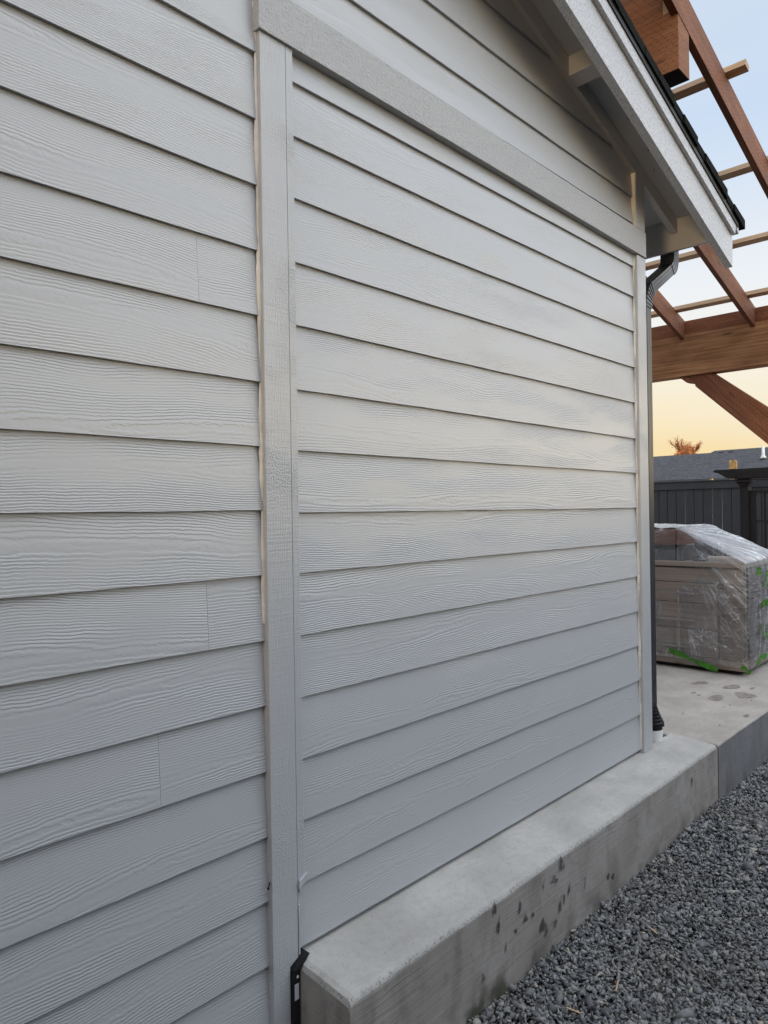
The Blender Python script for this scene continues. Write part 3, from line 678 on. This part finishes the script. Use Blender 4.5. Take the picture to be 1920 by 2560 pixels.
# ================================================================== wrapped outdoor kitchen island
isl = empty('kitchen_island', (6.1, 1.0, -1.268), 'brown panelled outdoor kitchen island standing on patio under clear plastic', 'kitchen island')
X0, Y0, Y1, X1 = 5.685, .150, 1.95, 6.45
mb = MB(); mb.box(X0+.05, X1-.03, Y0+.05, Y1-.05, -1.268, -1.235, 'y'); obj('shadow_gap_block', mb, M_BLACK, isl)  # black block standing in for the shadow gap under the base
mb = MB(); mb.box(X0-.004, X1, Y0-.004, Y1, -1.2345, -1.165, 'y'); obj('base_rail', mb, M_CAB, isl, bevel=.002)
mb = MB(); mb.box(X0+.012, X1-.01, Y0+.012, Y1, -1.1645, -.462, 'z'); obj('cabinet', mb, M_CAB2, isl)
mb = MB(); mb.box(X0-.012, X1+.01, Y0-.012, Y1+.01, -.4615, -.425, 'y'); obj('countertop', mb, M_CAB, isl, bevel=.003)
for z0, z1, yb in ((-.585, -.475, Y0+.004), ):
    mb = MB(); mb.box(X0, X0+.0115, yb, Y1-.004, z0, z1, 'y'); obj('apron', mb, M_CAB, isl, bevel=.001)
for i, (z0, z1) in enumerate(((-.742, -.592), (-.945, -.748), (-1.158, -.951))):
    mb = MB(); mb.box(X0-.004, X0+.0115, .342, 1.10, z0, z1, 'y', seed=i*5); d = obj('drawer', mb, M_CAB, isl, bevel=.001)
    mb = MB(); zh = z0+.065 if i else z0+.07; mb.bar((X0-.030, .50, zh), (X0-.030, 1.05, zh), (0, 0, 1), .012, .012)
    for yy_ in (.53, 1.02): mb.bar((X0-.030, yy_, zh), (X0-.004, yy_, zh), (0, 0, 1), .008, .008)
    obj('handle', mb, M_HAND, d)
mb = MB(); z = -1.158
while z < -.60:
    h = random.uniform(.045, .075); mb.box(X0+random.uniform(.001, .006), X0+.0118, Y0+.004, .326, z, min(z+h-.003, -.59), 'y'); z += h
obj('slat_panel', mb, M_CAB2, isl)
mb = MB(); z = -1.158
while z < -.50:
    h = random.uniform(.045, .075); mb.box(X0+.03, X1-.03, Y0+random.uniform(.001, .006), Y0+.0118, z, min(z+h-.003, -.47), 'x'); z += h
obj('slat_panel', mb, M_CAB2, isl)
mb = MB(); mb.prism([(5.74, -.4245), (6.30, -.4245), (6.30, -.30), (5.86, -.30), (5.77, -.34)][::1], .62, 1.6); obj('grill_hood', mb, M_STONE_HOOD, isl, bevel=.006)
mb = MB(); mb.box(5.755, 6.20, .665, 1.6, -.2995, -.185, 'y'); tag(obj('wooden_crate', mb, M_BOXW, None, bevel=.002), 'reddish brown wooden box on top of the island beneath the plastic', 'box')
mb = MB(); mb.lathe([(0, 0), (.055, .0), (.055, .02), (.018, .03), (.018, .09), (.04, .10), (.045, .15), (.0, .155)], (5.80, .50, -.4245), 20)
obj('side_burner_knob', mb, M_STONE_HOOD, isl, smooth=True)
# ---- plastic film
def film_mat():
    m = bpy.data.materials.new('clear_plastic_film'); m.use_nodes = True; t = NT(m.node_tree); t.n.clear()
    out = t.node('ShaderNodeOutputMaterial'); tr = t.node('ShaderNodeBsdfTransparent'); tr.inputs[0].default_value = (.93, .93, .94, 1)
    gl = t.node('ShaderNodeBsdfPrincipled'); gl.inputs['Base Color'].default_value = (.82, .84, .86, 1); gl.inputs['Roughness'].default_value = .16; gl.inputs['Specular IOR Level'].default_value = .9
    U = t.sep(uv(t)); P = pos(t)
    # u holds the angle of the fold fan, v the distance from its apex
    fan = t.noise(t.comb(t.math('MULTIPLY', U[0], 14), t.math('MULTIPLY', U[1], .35), 0), 1, 3, .6)
    fan2 = t.noise(t.comb(t.math('MULTIPLY', U[0], 30), t.math('MULTIPLY', U[1], 1.6), 0), 1, 4, .65)
    cr = t.node('ShaderNodeTexVoronoi'); cr.feature = 'DISTANCE_TO_EDGE'
    wp = t.node('ShaderNodeVectorMath', operation='ADD'); nn = t.node('ShaderNodeTexNoise'); t.put(nn.inputs['Vector'], P); nn.inputs['Scale'].default_value = 14; nn.inputs['Detail'].default_value = 4
    sc = t.node('ShaderNodeVectorMath', operation='SCALE'); t.put(sc.inputs[0], nn.outputs['Color']); sc.inputs['Scale'].default_value = .09
    t.put(wp.inputs[0], t.scale(P, (1, .8, 1.7))); t.put(wp.inputs[1], sc.outputs[0]); t.put(cr.inputs['Vector'], wp.outputs[0]); cr.inputs['Scale'].default_value = 13
    ed = t.rng(cr.outputs['Distance'], .045, .0)
    patch = t.rng(t.noise(P, 6, 3), .50, .62)
    crease = t.math('MULTIPLY', ed, patch)
    line = t.math('MULTIPLY', t.rng(t.math('ABSOLUTE', t.math('SUBTRACT', fan2, .5)), .022, .004), t.rng(t.noise(P, 5, 2), .42, .60))
    band = t.rng(fan, .52, .66, 0, 1)
    sepn = t.sep(t.node('ShaderNodeNewGeometry').outputs['True Normal'])
    topf = t.rng(t.math('ABSOLUTE', sepn[2]), .25, .75)
    lw = t.node('ShaderNodeLayerWeight'); lw.inputs[0].default_value = .35
    f = t.math('ADD', t.math('MULTIPLY', lw.outputs['Fresnel'], .35), .09)
    f = t.math('ADD', f, t.math('MULTIPLY', crease, .42)); f = t.math('ADD', f, t.math('MULTIPLY', line, .34)); f = t.math('ADD', f, t.math('MULTIPLY', band, .2))
    f = t.math('ADD', f, t.math('MULTIPLY', topf, t.math('ADD', .30, t.math('MULTIPLY', band, .35))), clamp=True)
    hh = t.math('ADD', t.math('ADD', t.math('MULTIPLY', fan2, .6), t.math('MULTIPLY', fan, 1.2)), t.math('MULTIPLY', t.noise(t.scale(P, (1, 1, 2)), 26, 4, .6), .7))
    t.put(gl.inputs['Normal'], t.bump(hh, .014, .9))
    mx = t.node('ShaderNodeMixShader'); t.put(mx.inputs[0], f); t.l.new(tr.outputs[0], mx.inputs[1]); t.l.new(gl.outputs[0], mx.inputs[2]); t.l.new(mx.outputs[0], out.inputs[0])
    return m
M_FILM = film_mat()
from mathutils import noise as mn
PK = Vector((5.735, .655, -.168))
def lerp(a, b_, k): return Vector(a)*(1-k)+Vector(b_)*k
def quad(A, B, Cc, D, nrm, amp, nu, nv, mb, fan_amp=.010):
    "A-B bottom, D-C top"
    nrm = Vector(nrm)
    def f(u, v):
        p = lerp(lerp(A, B, u), lerp(D, Cc, u), v)
        e = min(1, 6*min(u, 1-u, v, 1-v)+.0)
        r = p-PK; ang = math.atan2(r.z, r.y) if abs(nrm.x) > .5 else math.atan2(r.x, r.y+.001); rl = r.length
        k = mn.fractal(Vector((ang*6, rl*.6, 3)), 1, 2, 3)*fan_amp*min(1, rl*3)
        c = (1-abs(mn.noise(p*9+Vector((0, 0, p.y*4))))*2)*amp*.8+mn.fractal(p*22, 1, 2, 3)*amp*.6
        return p+nrm*(k+c)*e
    def g(u, v):
        p = lerp(lerp(A, B, u), lerp(D, Cc, u), v); r = p-PK
        ang = math.atan2(r.z, r.y) if abs(nrm.x) > .5 else math.atan2(r.x, r.y+.001); return (ang, r.length)
    mb.grid(f, nu, nv, g)
mb = MB(); xf = 5.655
CN = (5.662, .118, -.415); BT = (xf, .115, -1.21)
quad(BT, (xf, .66, -1.20), PK, CN, (-1, 0, 0), .007, 60, 80, mb)
quad((xf, .66, -1.20), (xf, 1.99, -1.20), (5.735, 1.99, -.14), PK, (-1, 0, 0), .006, 70, 60, mb)
quad(PK, (5.735, 1.99, -.14), (6.25, 1.99, -.135), (6.25, .565, -.153), (0, 0, 1), .004, 40, 20, mb, .002)
quad(CN, PK, (6.25, .565, -.153), (6.47, .10, -.40), (0, -.4, 1), .006, 60, 60, mb, .012)
quad((6.47, .11, -1.18), BT, CN, (6.47, .10, -.40), (0, -1, 0), .016, 60, 60, mb, .004)
film = obj('plastic_sheet', mb, M_FILM, None, smooth=True, weld=True, label='clear crumpled plastic sheet draped and taped over the kitchen island', cat='plastic sheet')
def tape(pts, w_, n=14):
    mb = MB(); P = [Vector(p) for p in pts]
    def f(u, v):
        k = u*(len(P)-1); i = min(int(k), len(P)-2); p = lerp(P[i], P[i+1], k-i); d = (P[i+1]-P[i]).normalized()
        s_ = Vector((-1, 0, 0)) if abs(d.x) < .5 else Vector((0, -1, 0))
        q = s_.cross(d).normalized(); tw = w_*(.42+.58*abs(math.sin(u*5.2+.6)))
        return p+q*(v-.5)*tw+s_*(.004+.006*math.sin(u*14)*(v-.4))
    mb.grid(f, n, 4); return mb
M_TAPE = simple('green_tape', (.05, .20, .015), .5, var=.3, nscale=40)
tapes = [([(5.640, .700, -1.125), (5.636, .60, -1.150), (5.634, .52, -1.178), (5.634, .43, -1.205), (5.636, .325, -1.235)], .045),
         ([(5.642, .160, -1.185), (5.640, .12, -1.205), (5.65, .105, -1.235)], .035),
         ([(5.76, .092, -1.19), (5.86, .088, -1.13), (5.97, .085, -1.15)], .05), ([(5.93, .085, -1.02), (6.0, .082, -.96), (6.08, .08, -.90)], .035),
         ([(5.84, .085, -.98), (5.90, .085, -.88)], .03), ([(5.86, .085, -.76), (5.96, .083, -.72), (6.08, .08, -.78)], .05), ([(5.93, .085, -.60), (6.02, .083, -.50)], .04), ([(5.84, .09, -.52), (5.86, .09, -.46)], .03), ([(6.0, .083, -.60), (6.1, .08, -.66)], .03)]
for p, w_ in tapes: obj('green_tape', tape(p, w_), M_TAPE, film, smooth=True)

# ================================================================== background
import bmesh
bm = bmesh.new(); bm.from_mesh(film.data)
for _ in range(9): bmesh.ops.smooth_vert(bm, verts=bm.verts, factor=.5, use_axis_x=True, use_axis_y=True, use_axis_z=True)
bm.normal_update()
for v in bm.verts:
    p = v.co
    r1 = 1-abs(mn.noise(Vector((p.x*16+p.z*9, p.y*16-p.z*11, p.z*15)))*2); r2_ = 1-abs(mn.noise(Vector((p.x*38-p.z*12, p.y*38+p.z*17, p.z*30)))*2)
    fr = mn.noise(p*4.5)
    v.co = p + v.normal*((r1*.008+r2_*.004)*max(0, fr+.45)+fr*.012+.004)
bm.to_mesh(film.data); bm.free()
XF = 12.0
fe = empty('board_fence', (XF, 2, -1.59), 'charcoal painted vertical board fence with wide top trim behind the island', 'fence')
y = -4.0; i = 0; gaps = {2.93: .010, 2.49: .005, 2.35: .006}
mb = MB(); bk = MB()
while y < 7.5:
    g_ = .009; wd = .1455; yc = y+wd-g_/2
    mb.box(XF, XF+.018, y, y+wd-g_, -1.56, .30, 'z')
    if not any(abs(yc-q) < .073 for q in (2.97, 2.53, 2.38, 1.92)): bk.box(XF+.0182, XF+.03, yc-.03, yc+.03, -1.56, .30, 'z')
    y += wd
obj('board_panel', mb, M_FENCE, fe); obj('gap_shade_strips', bk, M_BLACK, fe)  # black strips added behind the gaps so they read as dark lines
mb = MB(); mb.box(XF-.022, XF-.001, -4, 7.5, .300, .418, 'y'); obj('top_trim', mb, M_FENCE, fe, bevel=.002)
mb = MB(); mb.box(XF-.035, XF+.05, -4, 7.5, .4185, .437, 'y'); obj('cap_rail', mb, M_FENCE, fe, bevel=.002)
for yy_ in (-3.4, -1, 1.4, 3.8, 6.2):
    mb = MB(); mb.box(XF+.0195, XF+.11, yy_, yy_+.09, -1.59, .41, 'z'); obj('post', mb, M_FENCE, fe)
for (yy_, lab) in ((2.55, 'small pale chip on the fence cap left of the arbor'), (2.235, 'small pale chip on the fence cap beneath the arbor beam end')):
    mb = MB(); mb.prism([(yy_-.028, .4375), (yy_+.028, .4375), (yy_+.015, .455), (yy_-.01, .460)], XF-.02, XF+.02, 'yz'); obj('wood_offcut', mb, M_LADDER, None, lab, 'wood offcut', 'wood offcuts on the fence')
# dark arbor with trellis
XA = 9.5
ar = empty('garden_arbor', (XA, .5, -1.59), 'black brown wooden arbor with shaped beam end and trellis in front of the fence', 'arbor')
for y0, y1 in ((1.254, 1.351), (-1.6, -1.503)):
    mb = MB(); mb.box(XA, XA+.097, y0, y1, -1.59, .30, 'z'); po = obj('post', mb, M_ARB, ar, bevel=.002)
    mb = MB(); 
    for k, (e, za, zc) in enumerate(((.014, .262, .285), (.028, .2855, .305), (.040, .3055, .326), (.022, .3265, .3495))): mb.box(XA-e, XA+.097+e, y0-e, y1+e, za, zc, 'x')
    obj('capital', mb, M_ARB, po, bevel=.002)
for xo in (-.045, .105):
    mb = MB(); prof = [(-1.95, .352), (1.44, .350), (1.50, .366), (1.545, .398), (1.59, .426), (1.648, .440), (1.648, .468), (-1.95, .488)]
    mb.prism(prof, XA+xo, XA+xo+.036, 'yz'); mb.uv = [(y_, z_) for (x_, y_, z_) in mb.v]; obj('beam', mb, M_ARB, ar, bevel=.002)
mb = MB()
for yb, zb_ in ((1.42, .447), (1.385, .385)): mb = MB(); mb.lathe([(0, 0), (.009, 0), (.009, .006), (0, .006)], (XA-.045, yb, zb_), 10, axis=(-1, 0, 0)); obj('bolt', mb, M_BLACK, ar)
tr_ = MB()
tr_.box(XA+.03, XA+.066, -1.5, 1.2535, .163, .200, 'y'); tr_.box(XA+.03, XA+.066, 1.17, 1.2535, -1.5, .1625, 'z')
for yy_ in (1.06, .55, .04, -.47, -.98): tr_.box(XA+.03, XA+.058, yy_, yy_+.027, -1.5, .1625, 'z')
for zz in (-.180, -.55, -.92): tr_.box(XA+.0285, XA+.0575, -1.5, 1.169, zz-.013, zz+.012, 'y')
obj('trellis', tr_, M_ARB, ar)
mb = MB(); mb.prism([(1.484, .474), (1.391, .476), (1.392, .560), (1.405, .586), (1.425, .588), (1.440, .572), (1.458, .574), (1.470, .586), (1.478, .584)][::-1], XA+.02, XA+.05, 'yz')
obj('wood_block', mb, M_LADDER, None, 'sunlit orange notched wood block standing on the arbor beam', 'wood block', bevel=.002)
# neighbouring house behind the fence
nh = empty('neighbour_house', (17, 3, -1.59), 'neighbouring low house with dark grey shingle roof beyond the fence', 'house')
def roofz(x): return .56+(x-14.7)*(1.30-.56)/(18-14.7)
mb = MB(); mb.box(15.1, 22, -6, 9.6, -1.59, .50); obj('wall', mb, M_WHITE, nh)
mb = MB()
sg = (1.376-.56)/(18-14.7)
mb.prism([(14.7, .53), (18, 1.275), (21.3, .53), (21.3, .56), (18, 1.315), (14.7, .56)], 4.545, 10.2); 
obj('roof', mb, M_GREYSH, nh, 'left lower part of the dark shingle roof')
mb = MB(); mb.prism([(14.69, .535), (18, 1.335), (21.3, .535), (21.3, .565), (18, 1.362), (14.69, .565)], -7, 4.544)
obj('roof', mb, M_GREYSH, nh, 'right higher part of the dark shingle roof')
mb = MB(); mb.box(14.60, 14.69, -7, 10.2, .48, .555, 'y'); obj('gutter', mb, M_DARKWALL, nh)
mb = MB(); mb.lathe([(.0, 0), (.075, .0), (.045, .05), (.030, .07), (.0295, .27), (.0, .27)], (16.5, 3.045, roofz(16.5)+.05), 16); obj('vent_pipe', mb, M_WHITE, nh, smooth=True)
mb = MB()
for yy_ in (4.05, 4.27): mb = MB(); mb.box(17.60, 17.75, yy_-.05, yy_+.05, roofz(17.6)+.02, roofz(17.6)+.075); obj('roof_vent', mb, M_BLACK, nh)
# autumn tree beyond the roof
tree = empty('autumn_tree', (35, 11.68, -1.59), 'small orange autumn tree showing above the neighbouring roof', 'tree')
mb = MB(); leaf = MB(); tips = []
def branch(p, d, L, r, lev):
    q = p+d*L; mb.lathe([(r, 0), (r*.65, L)], p, 6, axis=d)
    if lev >= 2: tips.append((p, q))
    if lev < 3:
        for k in range(5 if lev else 18):
            nd = (d+Vector((random.uniform(-1, 1), random.uniform(-1, 1), random.uniform(-.1, .9)))*.62).normalized()
            f = random.uniform(.35, 1) if lev else random.uniform(.72, 1); branch(p+d*L*f, nd, L*(random.uniform(.45, .62) if lev else random.uniform(.16, .27)), r*.5, lev+1)
branch(Vector((35, 11.68, -1.59)), Vector((0, 0, 1)), 3.6, .09, 0)
for p, q in tips:
    if (p-Vector((35, 11.68, 1.9))).length > 1.6: continue
    for k in range(34):
        c = lerp(p, q, random.random())+Vector([random.gauss(0, .055) for _ in range(3)]); a = Vector([random.gauss(0, 1) for _ in range(3)]).normalized()*random.uniform(.012, .024); b2 = a.orthogonal().normalized()*a.length*.8
        leaf.face([c-a, c-b2, c+a, c+b2])
M_BARK = simple('bark', (.16, .09, .05), .9); M_LEAF = simple('orange_leaf', (.68, .27, .08), .6, nscale=3, var=.35)
tk = obj('trunk', mb, M_BARK, tree); obj('crown', leaf, M_LEAF, tree)
# unseen board fence across the gravel, added to shade the lower wall
sf = empty('side_shade_fence', (1, -3.6, -1.59), 'unseen charcoal board fence added across the gravel strip to shade the lower wall', 'fence')
mb = MB()
x = -7
while x < 11.9: mb.box(x, x+.142, -3.42, -3.40, -1.58, .25, 'z'); x += .1455
obj('board_panel', mb, M_FENCE, sf)

# house and rear fence added outside the frame to shade the foot of the wall
xh = empty('neighbour_house', (-3, -7, -1.59), 'unseen house added across the gravel side yard to shade the wall', 'house')
mb = MB(); mb.box(-11, 1.5, -12, -3.7, -1.59, 3.5); obj('wall', mb, M_DARKWALL, xh)
mb = MB(); mb.prism([(-12.5, 3.5), (-3.4, 3.5), (-3.4, 3.65), (-8.3, 5.1), (-12.5, 3.65)][::1], -11.4, 1.8, 'yz'); obj('roof', mb, M_GREYSH, xh)
bf = empty('yard_shade_fence', (-7, -2, -1.59), 'unseen charcoal board fence added behind the viewer to shade the wall', 'fence')
mb = MB(); y = -4.6
while y < -.1: mb.box(-7.02, -7.0, y, y+.142, -1.58, .28, 'z'); y += .1455
obj('board_panel', mb, M_FENCE, bf)
